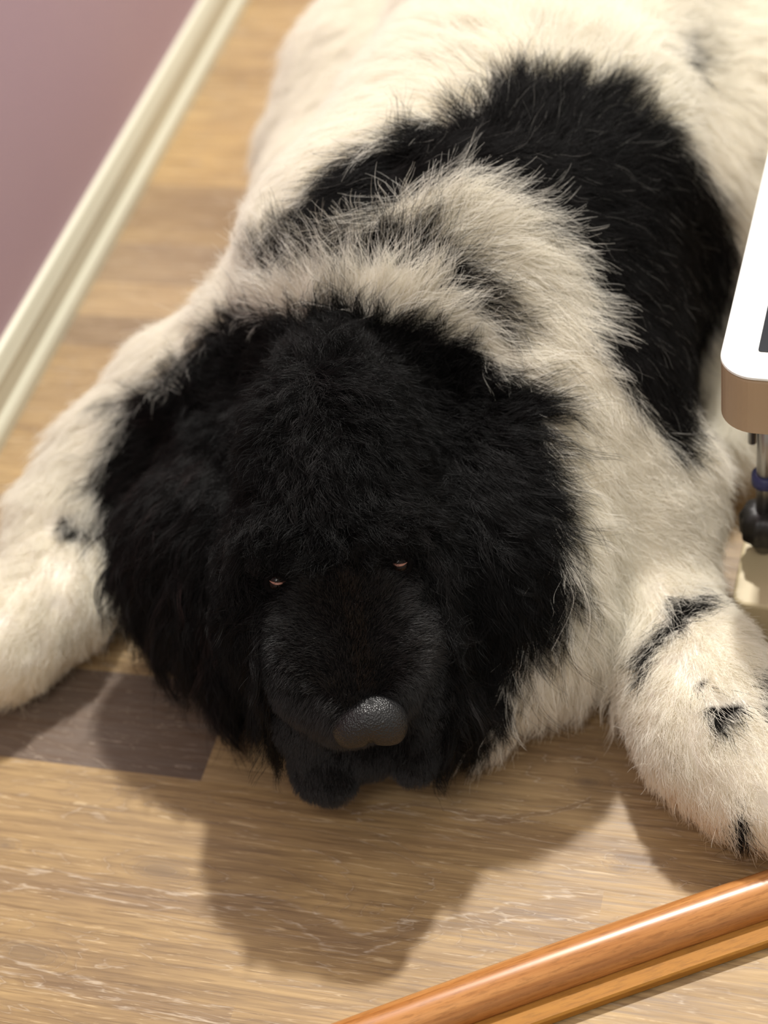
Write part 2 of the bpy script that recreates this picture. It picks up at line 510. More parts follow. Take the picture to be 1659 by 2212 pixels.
class Field:
    def __init__(s, lo, hi, step):
        s.lo = np.array(lo, float)
        s.step = step
        s.n = np.ceil((np.array(hi) - s.lo) / step).astype(int) + 1
        ax = [s.lo[i] + step * np.arange(s.n[i]) for i in range(3)]
        s.X, s.Y, s.Z = np.meshgrid(*ax, indexing='ij', sparse=True)
        s.d = np.full(tuple(s.n), 1.0, np.float32)

    def add(s, d, k=0.03):
        h = np.clip(0.5 + 0.5 * (s.d - d) / k, 0, 1)
        s.d = (s.d * (1 - h) + d * h - k * h * (1 - h)).astype(np.float32)

    def cut(s, d, k=0.01):
        h = np.clip(0.5 - 0.5 * (s.d + d) / k, 0, 1)
        s.d = (s.d * (1 - h) - d * h + k * h * (1 - h)).astype(np.float32)

    def capsule(s, a, ra, b, rb, k=0.03, flat=None):
        a, b = np.array(a, float), np.array(b, float)
        ab = b - a
        L2 = float(ab @ ab)
        px, py, pz = s.X - a[0], s.Y - a[1], s.Z - a[2]
        t = np.clip((px * ab[0] + py * ab[1] + pz * ab[2]) / L2, 0, 1)
        d = np.sqrt((px - t * ab[0]) ** 2 + (py - t * ab[1]) ** 2 + (pz - t * ab[2]) ** 2) - (ra + (rb - ra) * t)
        s.add(d, k)

    def ellipsoid(s, c, r, axes=np.eye(3), k=0.03, cut=False):
        c = np.array(c, float)
        px, py, pz = s.X - c[0], s.Y - c[1], s.Z - c[2]
        q0 = q1 = 0
        for ax, rr in zip(axes, r):
            u = px * ax[0] + py * ax[1] + pz * ax[2]
            q0 = q0 + (u / rr) ** 2
            q1 = q1 + (u / rr ** 2) ** 2
        k0, k1 = np.sqrt(q0), np.sqrt(q1)
        d = k0 * (k0 - 1) / np.maximum(k1, 1e-6)
        (s.cut if cut else s.add)(d, k)

    def sample(s, p):
        q = (p - s.lo) / s.step
        q = np.clip(q, 0, np.array(s.n) - 1.001)
        i = q.astype(int)
        f = q - i
        out = 0
        for dx in (0, 1):
            for dy in (0, 1):
                for dz in (0, 1):
                    w = (f[:, 0] if dx else 1 - f[:, 0]) * (f[:, 1] if dy else 1 - f[:, 1]) * (f[:, 2] if dz else 1 - f[:, 2])
                    out = out + w * s.d[i[:, 0] + dx, i[:, 1] + dy, i[:, 2] + dz]
        return out

    def grad(s, p):
        e = s.step * 1.2
        g = np.stack([s.sample(p + np.eye(3)[i] * e) - s.sample(p - np.eye(3)[i] * e) for i in range(3)], 1)
        return g / np.maximum(np.linalg.norm(g, axis=1), 1e-6)[:, None]

    def surface(s):
        """naive surface nets"""
        d = s.d
        sg = d < 0
        nx, ny, nz = d.shape
        cnt = np.zeros((nx - 1, ny - 1, nz - 1), np.int32)
        for dx in (0, 1):
            for dy in (0, 1):
                for dz in (0, 1):
                    cnt += sg[dx:nx - 1 + dx, dy:ny - 1 + dy, dz:nz - 1 + dz]
        act = (cnt > 0) & (cnt < 8)
        idx = np.full(act.shape, -1, np.int64)
        cells = np.argwhere(act)
        idx[act] = np.arange(len(cells))
        acc = np.zeros((len(cells), 3))
        wsum = np.zeros(len(cells))
        cor = [(a, b, c) for a in (0, 1) for b in (0, 1) for c in (0, 1)]
        for a in cor:
            for ax in range(3):
                if a[ax]: continue
                b = list(a); b[ax] = 1
                da = d[cells[:, 0] + a[0], cells[:, 1] + a[1], cells[:, 2] + a[2]]
                db = d[cells[:, 0] + b[0], cells[:, 1] + b[1], cells[:, 2] + b[2]]
                m_ = (da < 0) != (db < 0)
                t = np.where(m_, da / np.where(m_, da - db, 1), 0)
                pt = np.array(a, float)[None] + t[:, None] * (np.array(b) - np.array(a))[None]
                acc += pt * m_[:, None]
                wsum += m_
        V = (cells + acc / wsum[:, None]) * s.step + s.lo
        F = []
        for ax in range(3):
            o1, o2 = (ax + 1) % 3, (ax + 2) % 3
            sl0 = [slice(None)] * 3; sl1 = [slice(None)] * 3
            sl0[ax] = slice(0, -1); sl1[ax] = slice(1, None)
            ch = sg[tuple(sl0)] != sg[tuple(sl1)]
            e = np.argwhere(ch)
            ok = (e[:, o1] > 0) & (e[:, o2] > 0) & (e[:, o1] < d.shape[o1] - 1) & (e[:, o2] < d.shape[o2] - 1)
            e = e[ok]
            inside = sg[e[:, 0], e[:, 1], e[:, 2]]
            q = []
            for a_, b_ in ((0, 0), (-1, 0), (-1, -1), (0, -1)):
                c_ = e.copy()
                c_[:, o1] += a_; c_[:, o2] += b_
                q.append(idx[c_[:, 0], c_[:, 1], c_[:, 2]])
            q = np.stack(q, 1)
            q[~inside] = q[~inside][:, ::-1]
            F.append(q)
        F = np.concatenate(F)
        F = F[(F >= 0).all(1)]
        return V, F


def mesh_np(name, V, F, mat, parent):
    me = bpy.data.meshes.new(name)
    me.vertices.add(len(V)); me.loops.add(F.size); me.polygons.add(len(F))
    me.vertices.foreach_set('co', V.astype(np.float32).ravel())
    me.loops.foreach_set('vertex_index', F.astype(np.int32).ravel())
    me.polygons.foreach_set('loop_start', (np.arange(len(F)) * F.shape[1]).astype(np.int32))
    me.update(calc_edges=True)
    me.polygons.foreach_set('use_smooth', np.ones(len(F), bool))
    me.validate()
    if mat: me.materials.append(mat)
    o = bpy.data.objects.new(name, me)
    sc.collection.objects.link(o)
    o.parent = parent
    o.matrix_parent_inverse = Matrix.Translation(parent.location).inverted()
    return o


# head frame (s: dog's left, a: towards the nose, u: out of the forehead)
nose_c = at(797, 1548, 0.135)
occ = at(742, 770, 0.305)
eyeL, eyeR = at(600, 1256, 0.225), at(862, 1218, 0.235)
hs_a = (nose_c - occ) / np.linalg.norm(nose_c - occ)
hs_s = ROT @ np.array([1, -0.12, 0.0])
hs_s -= hs_a * (hs_s @ hs_a)
hs_s /= np.linalg.norm(hs_s)
hs_u = np.cross(hs_s, hs_a)
if hs_u @ (EYE - nose_c) < 0: hs_u = -hs_u
HAX = np.stack([hs_s, hs_a, hs_u])
E0 = (eyeL + eyeR) / 2


def hp(s_, a_, u_):
    return E0 + hs_s * s_ + hs_a * a_ + hs_u * u_


fld = Field((GX0, GY0, GZ0), (GX1, GY1, GZ1), 0.0075)
C = lambda a, b, k=0.04: fld.capsule(at(*a[:3]), a[3], at(*b[:3]), b[3], k)
# torso
C((1010, 560, 0.215, 0.155), (1120, 400, 0.215, 0.165), 0.04)
C((1120, 400, 0.215, 0.165), (1190, 210, 0.20, 0.155), 0.04)
C((1190, 210, 0.20, 0.155), (1250, 40, 0.19, 0.15), 0.06)
C((1250, 40, 0.19, 0.15), (1290, -70, 0.17, 0.13), 0.06)
fld.ellipsoid(at(1350, 480, 0.13), (0.13, 0.17, 0.115), k=0.06)        # belly bulge to the right
fld.ellipsoid(at(820, 420, 0.11), (0.12, 0.16, 0.09), k=0.06)          # belly left
# neck and shoulders
C((900, 640, 0.22, 0.15), (1010, 560, 0.215, 0.155), 0.05)
C((770, 900, 0.205, 0.078), (850, 660, 0.22, 0.112), 0.04)
fld.ellipsoid(at(1160, 820, 0.15), (0.12, 0.16, 0.13), k=0.06)         # right shoulder
fld.ellipsoid(at(620, 830, 0.14), (0.08, 0.11, 0.10), k=0.05)          # left shoulder
fld.ellipsoid(at(1020, 1180, 0.12), (0.11, 0.11, 0.10), k=0.06)        # chest
fld.ellipsoid(at(760, 1180, 0.11), (0.13, 0.10, 0.09), k=0.06)
C((1120, 1050, 0.10, 0.09), (1150, 1340, 0.07, 0.065), 0.05)
# right fore leg (picture right)
C((1200, 960, 0.13, 0.10), (1360, 1080, 0.095, 0.066), 0.06)
C((1360, 1080, 0.095, 0.066), (1415, 1280, 0.065, 0.038), 0.04)
C((1415, 1280, 0.065, 0.038), (1505, 1485, 0.055, 0.051), 0.03)
C((1505, 1485, 0.055, 0.051), (1550, 1590, 0.05, 0.050), 0.03)
C((1550, 1590, 0.05, 0.050), (1650, 1690, 0.04, 0.044), 0.03)
C((1650, 1690, 0.04, 0.042), (1790, 1770, 0.035, 0.034), 0.03)
for k_, (tx, ty) in enumerate(((1850, 1740), (1855, 1770), (1835, 1800), (1800, 1815))):
    C((1740, 1740 + 12 * k_, 0.032, 0.022), (tx, ty, 0.022, 0.018), 0.012)
# left fore leg (picture left)
C((600, 840, 0.14, 0.08), (440, 890, 0.11, 0.066), 0.05)
C((440, 890, 0.11, 0.066), (270, 1020, 0.08, 0.055), 0.05)
C((270, 1020, 0.08, 0.055), (150, 1160, 0.06, 0.045), 0.04)
C((150, 1160, 0.06, 0.045), (125, 1300, 0.05, 0.043), 0.04)
C((120, 1290, 0.05, 0.044), (0, 1390, 0.045, 0.043), 0.03)
C((0, 1390, 0.045, 0.043), (-170, 1440, 0.035, 0.034), 0.03)
for k_, (tx, ty) in enumerate(((-240, 1425), (-245, 1455), (-235, 1485), (-205, 1505))):
    C((-140, 1430 + 14 * k_, 0.032, 0.020), (tx, ty, 0.022, 0.017), 0.012)
# hind quarters
fld.ellipsoid(at(950, 185, 0.12), (0.16, 0.20, 0.12), k=0.05)          # left thigh
C((830, 260, 0.09, 0.10), (730, 360, 0.07, 0.07), 0.05)
C((730, 360, 0.07, 0.07), (700, 470, 0.04, 0.045), 0.04)
fld.ellipsoid(at(1530, 235, 0.13), (0.16, 0.20, 0.13), k=0.05)         # right thigh
C((1620, 320, 0.09, 0.10), (1640, 620, 0.06, 0.07), 0.05)
C((1630, 560, 0.06, 0.07), (1550, 830, 0.05, 0.042), 0.04)
C((1550, 830, 0.05, 0.042), (1535, 960, 0.04, 0.033), 0.03)
C((1360, -120, 0.06, 0.05), (1420, -230, 0.03, 0.035), 0.04)             # tail root
# head
fld.ellipsoid(hp(0, -0.085, -0.060), (0.064, 0.105, 0.064), HAX, 0.03)
fld.ellipsoid(hp(0, -0.02, -0.040), (0.060, 0.055, 0.042), HAX, 0.025)
for sg_ in (-1, 1):
    fld.ellipsoid(hp(sg_ * 0.050, 0.0, -0.078), (0.040, 0.07, 0.052), HAX, 0.03)     # cheek
    fld.ellipsoid(hp(sg_ * 0.040, -0.028, -0.016), (0.024, 0.016, 0.014), HAX, 0.015)  # brow
fld.capsule(hp(0, 0.00, -0.045), 0.046, hp(0, 0.085, -0.050), 0.040, 0.02)           # muzzle
fld.capsule(hp(0, 0.0, -0.020), 0.020, hp(0, 0.095, -0.022), 0.017, 0.02)            # bridge
for sg_ in (-1, 1):
    fld.ellipsoid(hp(sg_ * 0.032, 0.055, -0.038), (0.032, 0.050, 0.032), HAX, 0.015)
    fld.ellipsoid(hp(sg_ * 0.045, 0.0, -0.003), (0.014, 0.011, 0.012), HAX, 0.010, cut=True)   # eye socket
cc = fld.capsule
cc(at(662, 1380, 0.150), 0.030, at(664, 1530, 0.105), 0.029, 0.015)
cc(at(895, 1365, 0.155), 0.028, at(912, 1500, 0.110), 0.026, 0.015)
cc(at(780, 1300, 0.19), 0.030, at(795, 1500, 0.135), 0.024, 0.015)
cc(at(664, 1530, 0.105), 0.029, at(700, 1660, 0.055), 0.021, 0.015)                  # flews
cc(at(700, 1660, 0.055), 0.021, at(718, 1676, 0.050), 0.019, 0.01)
cc(at(912, 1500, 0.105), 0.023, at(893, 1640, 0.06), 0.017, 0.015)
cc(at(740, 1570, 0.075), 0.026, at(800, 1610, 0.062), 0.020, 0.012)                   # chin
cc(at(860, 1560, 0.075), 0.024, at(800, 1610, 0.062), 0.020, 0.012)
cc(at(740, 1350, 0.09), 0.055, at(790, 1540, 0.075), 0.035, 0.02)
# ears: leaf shaped flaps
for pts_ in (((480, 980, 0.155, 0.022), (430, 1090, 0.13, 0.030), (395, 1220, 0.10, 0.034), (395, 1320, 0.08, 0.022)),
             ((980, 970, 0.175, 0.022), (1025, 1080, 0.15, 0.030), (1060, 1190, 0.12, 0.034), (1060, 1280, 0.10, 0.022))):
    for a_, b_ in zip(pts_, pts_[1:]):
        C(a_, b_, 0.02)
C((620, 950, 0.19, 0.035), (480, 980, 0.15, 0.025), 0.03)
C((860, 940, 0.20, 0.035), (980, 970, 0.17, 0.025), 0.03)
# throat ruff under the ears
C((480, 1180, 0.12, 0.06), (560, 1400, 0.08, 0.045), 0.04)
C((960, 1200, 0.12, 0.06), (985, 1480, 0.065, 0.045), 0.04)
# flat on the floor
fld.d = np.maximum(fld.d, (0.006 - fld.Z)).astype(np.float32)

V, Fq = fld.surface()
print('body verts', len(V))


# ------------------------------------------------------------------ coat pattern (traced marks of the coat)
def in_poly(p, poly):
    x, y = p[:, 0], p[:, 1]
    r = np.zeros(len(p), bool)
    n = len(poly)
    for i in range(n):
        x1, y1 = poly[i]; x2, y2 = poly[(i + 1) % n]
        c_ = ((y1 > y) != (y2 > y)) & (x < (x2 - x1) * (y - y1) / (y2 - y1 + 1e-9) + x1)
        r ^= c_
    return r


HEAD = [(250, 1180), (265, 1030), (300, 900), (358, 815), (440, 740), (560, 695), (700, 690), (745, 668), (800, 690), (900, 705), (990, 745), (1080, 800), (1125, 900),
        (1145, 1000), (1180, 1090), (1195, 1200), (1160, 1310), (1120, 1360), (1110, 1480), (1050, 1600), (980, 1660), (940, 1800), (640, 1800), (560, 1620), (470, 1560), (330, 1500), (260, 1340)]
SADDLE = [(600, 520), (640, 470), (700, 400), (750, 345), (860, 315), (960, 275), (1040, 250), (1080, 170), (1150, 190), (1230, 175), (1330, 200), (1430, 280), (1530, 400), (1585, 520),
          (1575, 620), (1520, 720), (1450, 850), (1475, 930), (1480, 975), (1430, 965), (1385, 900), (1320, 800), (1250, 700), (1220, 560), (1150, 470), (1080, 440), (980, 410), (880, 420), (800, 470), (740, 510), (640, 560)]
NECK = [(540, 600), (600, 530), (700, 500), (830, 480), (900, 490), (970, 540), (1050, 600), (1095, 660), (1110, 730), (1040, 690), (960, 640), (930, 600), (840, 585), (740, 580), (640, 585), (570, 620)]
MARKS = [[(1455, 1290), (1500, 1300), (1530, 1275), (1520, 1310), (1480, 1330), (1440, 1370), (1400, 1440), (1410, 1480), (1385, 1470), (1390, 1420), (1430, 1350)],
         [(1530, 1525), (1560, 1515), (1610, 1525), (1570, 1550), (1560, 1580), (1535, 1560)], [(1640, 1430), (1700, 1420), (1700, 1560), (1645, 1550)],
         [(130, 1125), (150, 1120), (160, 1145), (185, 1165), (165, 1178), (135, 1150)], [(1480, 820), (1508, 818), (1510, 838), (1485, 840)], [(1495, 880), (1520, 885), (1515, 910), (1495, 905)],
         [(1385, 95), (1450, 110), (1500, 150), (1440, 140)], [(1560, 1790), (1600, 1740), (1620, 1800), (1590, 1830)], [(1500, 1470), (1525, 1475), (1520, 1490), (1505, 1488)]]


def vnoise(p, scale, seed):
    """cheap smooth 3-D value noise in -1..1"""
    q = p * scale + seed * 17.31
    i = np.floor(q).astype(np.int64)
    f = q - i
    f = f * f * (3 - 2 * f)
    out = 0
    for dx in (0, 1):
        for dy in (0, 1):
            for dz in (0, 1):
                h = (i[:, 0] + dx) * 374761393 + (i[:, 1] + dy) * 668265263 + (i[:, 2] + dz) * 1274126177 + seed * 974711
                h = (h ^ (h >> 13)) * 1274126177
                h = ((h ^ (h >> 16)) & 0xffff) / 32767.5 - 1
                w = (f[:, 0] if dx else 1 - f[:, 0]) * (f[:, 1] if dy else 1 - f[:, 1]) * (f[:, 2] if dz else 1 - f[:, 2])
                out = out + w * h
    return out


def pattern(p, jitter=9, rng=None):
    """1 where the coat is black"""
    px = to_px(p)
    px = px + np.stack([vnoise(p, 60, 3), vnoise(p, 60, 4)], 1) * 14
    if rng is not None: px = px + rng.normal(0, jitter, px.shape)
    blk = in_poly(px, HEAD) | in_poly(px, SADDLE)
    for m_ in MARKS: blk |= in_poly(px, m_)
    nk = in_poly(px, NECK)
    if rng is not None: nk &= rng.random(len(p)) < 0.9
    return blk | nk


blk = pattern(V).astype(float)
dog = empty('dog', (-0.35, 1.3, 0.0))
tag(dog, 'large black and white long-haired dog lying on the wood floor with its black head lowered', 'dog')


def skin_mat():
    mt, nt, b = new_mat('dog_skin')
    n = N(nt)
    a = n.node('ShaderNodeAttribute', attribute_name='coat')
    c = n.mix(a.outputs['Fac'], (0.88, 0.83, 0.74), (0.006, 0.005, 0.005))
    n.link(c, b.inputs['Base Color'])
    b.inputs['Roughness'].default_value = 0.9
    b.inputs['Specular IOR Level'].default_value = 0.1
    return mt


body = mesh_np('body', V, Fq, skin_mat(), dog)
a_ = body.data.attributes.new('coat', 'FLOAT', 'POINT')
a_.data.foreach_set('value', blk.astype(np.float32))

# ------------------------------------------------------------------ fur
# hair flow: (px, py, dx, dy)
FLOW = np.array([
    (740, 620, 0, -1), (600, 570, -.4, -1), (900, 560, .3, -1), (500, 640, -.8, -.5), (1050, 640, .8, .1), (1050, 760, .9, .5), (1200, 900, .5, 1), (1300, 1200, .4, 1),
    (1250, 1350, .1, 1), (1150, 1500, 0, 1), (900, 410, .6, -.4), (1050, 410, 1, .0), (1180, 480, 1, .7), (1250, 640, .8, .9), (1330, 800, .6, 1), (1400, 930, .7, .8), (800, 420, -.9, .4),
    (690, 440, -.8, .7), (590, 420, -.5, .9), (1150, 260, .1, -1), (1000, 150, -.6, -.6), (900, 250, -.9, .1), (700, 200, -.7, .5), (640, 330, -.5, .8), (1300, 250, .6, -.6), (1300, 400, .9, -.1), (1420, 450, .9, .6),
    (1520, 600, .4, 1), (1450, 800, .1, 1), (1250, 60, .1, -1), (1450, 100, .8, -.3), (1600, 300, .7, .6), (1640, 600, .2, 1), (1560, 900, 0, 1),
    (1400, 1100, .8, .5), (1500, 1250, .4, 1), (1420, 1480, -.1, 1), (1560, 1450, .4, 1), (1450, 1580, .4, 1), (1600, 1650, .6, 1), (1640, 1780, .8, .6),
    (400, 780, -.8, .4), (250, 880, -.7, .6), (130, 1020, -.4, 1), (60, 1150, -.3, 1), (140, 1250, -.4, 1), (40, 1380, -1, .5), (200, 1330, -.6, 1), (60, 1480, -1, .3),
    (740, 720, 0, -1), (560, 740, -.7, -.6), (950, 760, .7, -.6), (400, 850, -1, .0), (1080, 880, 1, .0), (300, 1000, -.9, .6), (1150, 1000, .7, .7),
    (270, 1250, -.2, 1), (1200, 1180, .5, 1), (400, 1400, -.1, 1), (1080, 1400, .2, 1), (740, 860, .3, .6), (640, 900, -.6, .5), (850, 900, .6, .3), (740, 1050, 0, 1), (600, 1080, -.5, 1), (880, 1060, .6, 1),
    (500, 1000, -.7, .8), (1000, 1000, .6, .9),
    (760, 1330, 0, -1), (765, 1450, 0, -1), (680, 1400, -.9, -.3), (860, 1380, .9, -.3), (650, 1550, -.4, 1), (920, 1530, .4, 1), (480, 1300, -.4, 1), (1000, 1300, .3, 1), (700, 1650, 0, 1), (890, 1640, 0, 1),
    (560, 1480, -.2, 1), (980, 1560, .1, 1)], float)


def flow_dir(p):
    px = to_px(p)
    d2 = ((px[:, None, :] - FLOW[None, :, :2]) ** 2).sum(2) + 400
    w = d2 ** -2.0
    v2 = (w[:, :, None] * FLOW[None, :, 2:]).sum(1) / w.sum(1)[:, None]
    v2 /= np.maximum(np.linalg.norm(v2, axis=1), 1e-3)[:, None]
    return v2[:, :1] * (ROT @ np.array([1, 0, 0]))[None] + v2[:, 1:] * (ROT @ np.array([0, 1, 0]))[None]


def blob(px, c, r, sx=1.0):
    """soft 0..1 region"""
    d = np.sqrt(((px[:, 0] - c[0]) / (r * sx)) ** 2 + ((px[:, 1] - c[1]) / r) ** 2)
    return np.clip(1.6 - 1.2 * d, 0, 1)


MUZ = [(600, 1290), (640, 1260), (720, 1240), (760, 1245), (840, 1225), (900, 1240), (945, 1330), (960, 1480), (950, 1600), (930, 1690), (850, 1690), (850, 1780), (640, 1780), (600, 1580), (575, 1430)]
EARL = [(230, 1180), (260, 960), (330, 850), (440, 900), (480, 1000), (500, 1150), (490, 1340), (480, 1560), (330, 1500), (250, 1350)]
EARR = [(990, 900), (1090, 830), (1160, 930), (1190, 1000), (1250, 1150), (1250, 1250), (1200, 1370), (1120, 1390), (1060, 1350), (1020, 1200), (980, 1050)]


def make_fur():
    rng = np.random.default_rng(11)
    # sample guides by area
    T = np.concatenate([Fq[:, [0, 1, 2]], Fq[:, [0, 2, 3]]])
    A, B, Cc = V[T[:, 0]], V[T[:, 1]], V[T[:, 2]]
    area_ = 0.5 * np.linalg.norm(np.cross(B - A, Cc - A), axis=1)
    cen = (A + B + Cc) / 3
    nrm = fld.grad(cen)
    view = (EYE - cen) / np.linalg.norm(EYE - cen, axis=1)[:, None]
    facing = (nrm * view).sum(1)
    px = to_px(cen)
    muz = in_poly(px, MUZ)
    head = in_poly(px, HEAD)
    inframe = (px[:, 0] > -120) & (px[:, 0] < 1780) & (px[:, 1] > -160) & (px[:, 1] < 2000)
    w = area_.copy()
    w *= np.where(facing > -0.25, 1.0, 0.30)
    w *= np.where(inframe, 1.0, 0.3)
    w *= np.where(head, 1.7, 1.0)
    w *= np.where(muz, 2.2, 1.0)
    w *= np.clip((cen[:, 2] - 0.007) / 0.01, 0, 1)
    NG = 32000
    tri = rng.choice(len(T), NG, p=w / w.sum())
    u, v_ = rng.random(NG), rng.random(NG)
    s_ = u + v_ > 1
    u[s_], v_[s_] = 1 - u[s_], 1 - v_[s_]
    root = A[tri] + (B[tri] - A[tri]) * u[:, None] + (Cc[tri] - A[tri]) * v_[:, None]
    n = fld.grad(root)
    px = to_px(root)
    muz = in_poly(px, MUZ)
    earl, earr = in_poly(px, EARL), in_poly(px, EARR)
    head = in_poly(px, HEAD)
    legR = in_poly(px, [(1360, 1380), (1480, 1230), (1900, 1200), (1900, 2000), (1300, 2000)])
    legL = in_poly(px, [(-400, 1000), (240, 1080), (300, 1300), (300, 1700), (-400, 1700)])
    hind = px[:, 1] < 150
    face = in_poly(px, [(560, 1100), (920, 1080), (980, 1250), (960, 1300), (560, 1320)])
    L = np.full(NG, 0.042)
    lift = np.full(NG, 0.24)
    curl = np.full(NG, 0.0016)
    grav = np.full(NG, 0.15)
    ftype = np.zeros(NG, int)       # 0 coat 1 head 2 left ear 3 right ear 4 muzzle 5 right leg 6 left leg
    sd = lambda m_, **k: [globals_[kk].__setitem__(m_, vv) for kk, vv in k.items()]
    globals_ = dict(L=L, lift=lift, curl=curl, grav=grav, ftype=ftype)
    sd(hind, L=0.05)
    neck = in_poly(px, [(480, 700), (560, 540), (900, 470), (1100, 600), (1150, 800), (1000, 760), (740, 690)])
    sd(neck & ~head, L=0.042, lift=0.55, curl=0.003)
    sd(in_poly(px, [(800, 330), (1100, 330), (1300, 560), (1250, 700), (900, 480)]), L=0.062, lift=0.35, curl=0.004)
    sh = in_poly(px, [(1080, 820), (1250, 760), (1400, 960), (1650, 1000), (1600, 1250), (1300, 1250), (1150, 1200)])
    sd(sh, L=0.028, lift=0.15, curl=0.001)
    sd(in_poly(px, [(1060, 1250), (1420, 1250), (1400, 1700), (1000, 1700)]), L=0.050, grav=0.35, curl=0.003)
    sd(head, L=0.034, lift=0.42, curl=0.004, grav=0.15, ftype=1)
    sd(face, L=0.020, lift=0.35, curl=0.001, grav=0.1, ftype=1)
    sd(in_poly(px, [(600, 980), (900, 960), (910, 1120), (600, 1120)]), L=0.036, lift=0.5, curl=0.004, grav=0.2, ftype=1)
    sd(in_poly(px, [(430, 1300), (580, 1300), (640, 1600), (560, 1640), (430, 1560)]) | in_poly(px, [(960, 1300), (1150, 1300), (1120, 1500), (980, 1680)]), L=0.045, lift=0.35, curl=0.003, grav=0.4, ftype=1)
    sd(in_poly(px, [(440, 960), (590, 960), (585, 1300), (440, 1300)]) | in_poly(px, [(900, 960), (1020, 960), (1020, 1300), (950, 1300)]), L=0.034, lift=0.22, curl=0.003, grav=0.3, ftype=1)
    sd(earl, L=0.068, lift=0.24, curl=0.005, grav=0.35, ftype=2)
    sd(earr, L=0.068, lift=0.26, curl=0.005, grav=0.35, ftype=3)
    sd(muz, L=0.0085, lift=0.25, curl=0.0003, grav=0.0, ftype=4)
    sd(legR & ~head, L=0.021, lift=0.17, curl=0.001, ftype=5)
    nearp = lambda c, r_: ((px - np.array(c)) ** 2).sum(1) < r_ * r_
    sd(nearp((600, 1256), 48) | nearp((862, 1222), 48), L=0.004, lift=0.1, curl=0.0002, grav=0.0)
    sd(legL & ~head, L=0.020, lift=0.16, curl=0.001, ftype=6)
    L *= rng.uniform(0.65, 1.2, NG)
    above = nearp((600, 1190), 60) | nearp((862, 1150), 60)
    L[above & (ftype < 4)] = np.minimum(L[above & (ftype < 4)], 0.014)
    wisp = ((ftype == 2) | (ftype == 3)) & (rng.random(NG) < 0.07)
    L[wisp] *= 1.5
    curl[wisp] *= 2.2
    low = root[:, 2] < 0.03
    L[low] *= 0.6
    t = flow_dir(root)
    # wander of the direction in patches
    nv = np.stack([vnoise(root, 28, 5), vnoise(root, 28, 6), vnoise(root, 28, 7)], 1)
    nv2 = rng.normal(0, 1, root.shape)
    tous = np.where(ftype == 1, 0.75, np.where(ftype >= 4, 0.2, 0.28))[:, None]
    t = t + nv * tous + nv2 * tous * 0.30
    t -= n * (t * n).sum(1)[:, None]
    t /= np.maximum(np.linalg.norm(t, axis=1), 1e-4)[:, None]
    K = 8
    P_ = np.zeros((NG, K, 3))
    P_[:, 0] = root
    lf = lift * rng.uniform(0.6, 1.4, NG)
    d = t * np.cos(lf)[:, None] + n * np.sin(lf)[:, None]
    side = np.cross(n, t)
    ph = rng.uniform(0, 6.28, NG)
    fr = rng.uniform(0.8, 1.6, NG)
    bend = rng.normal(0, 0.22, NG) * np.where(ftype == 4, 0.3, 1)
    for k in range(1, K):
        f_ = k / (K - 1)
        d = d + side * (bend * 0.35)[:, None] + np.array([0, 0, -1.0])[None] * (grav * 0.30)[:, None] + t * 0.06
        d /= np.linalg.norm(d, axis=1)[:, None]
        q = P_[:, k - 1] + d * (L / (K - 1))[:, None]
        sdv = fld.sample(q)
        gn = fld.grad(q)
        need = np.minimum(0.0012 + 0.05 * L, 0.004) - sdv
        q = q + gn * np.maximum(need, 0)[:, None]
        q[:, 2] = np.maximum(q[:, 2], 0.002)
        nd = q - P_[:, k - 1]
        d = nd / np.maximum(np.linalg.norm(nd, axis=1), 1e-6)[:, None]
        P_[:, k] = q
    ks = np.arange(K) / (K - 1)
    wav = curl[:, None] * ks[None] * np.sin(ph[:, None] + ks[None] * 6.28 * fr[:, None])
    wav2 = curl[:, None] * ks[None] * np.cos(ph[:, None] + ks[None] * 6.28 * fr[:, None])
    P_ += side[:, None, :] * wav[:, :, None] + n[:, None, :] * wav2[:, :, None]
    # children
    M = 17
    gi = np.repeat(np.arange(NG), M)
    spread = np.where(ftype == 4, 0.0028, np.where(ftype == 0, 0.0062, 0.0052))
    NC = len(gi)
    off = rng.normal(0, 1, (NC, 3)) * spread[gi][:, None]
    off -= n[gi] * (off * n[gi]).sum(1)[:, None]
    r = root[gi] + off
    for _ in range(2):
        r = r - fld.grad(r) * fld.sample(r)[:, None]
    off = r - root[gi]
    cl = np.where(ftype == 4, 0.15, np.where(ftype == 0, 0.45, np.where(ftype <= 3, 0.78, 0.5))) * rng.uniform(0.6, 1.25, NG)
    lenf = rng.uniform(0.62, 1.08, NC)
    # resample child along guide for length variation
    S = np.clip(ks[None] * lenf[:, None] * (K - 1), 0, K - 1 - 1e-4)
    i0 = S.astype(int)
    fr_ = (S - i0)[:, :, None]
    G = P_[gi]
    ar = np.arange(NC)[:, None]
    path = G[ar, i0] * (1 - fr_) + G[ar, i0 + 1] * fr_
    conv = 1 - cl[gi][:, None] * ks[None] ** 1.3
    path = path + off[:, None, :] * conv[:, :, None]
    friz = np.where(ftype == 4, 0.0003, 0.0011)[gi] * np.where(rng.random(NC) < 0.08, 4.0, 1.0)
    rv = rng.normal(0, 1, (NC, 3)); rv2 = rng.normal(0, 1, (NC, 3))
    path += friz[:, None, None] * (rv[:, None, :] * (ks ** 1.2)[None, :, None] + 0.7 * rv2[:, None, :] * (np.sin(ks * 5) * ks)[None, :, None])
    path[:, :, 2] = np.maximum(path[:, :, 2], 0.0012)
    ft = ftype[gi]
    # colours
    bk = pattern(r, 9, rng)
    bk[ft == 4] = True
    rr = rng.random(NC)
    white = np.stack([0.96 - 0.04 * rr, 0.94 - 0.06 * rr, 0.875 - 0.10 * rr], 1)
    legm = (ft == 5) & (to_px(r)[:, 1] > 1500)
    warmz = np.clip(1 - r[:, 2] / 0.06, 0, 1)[:, None]
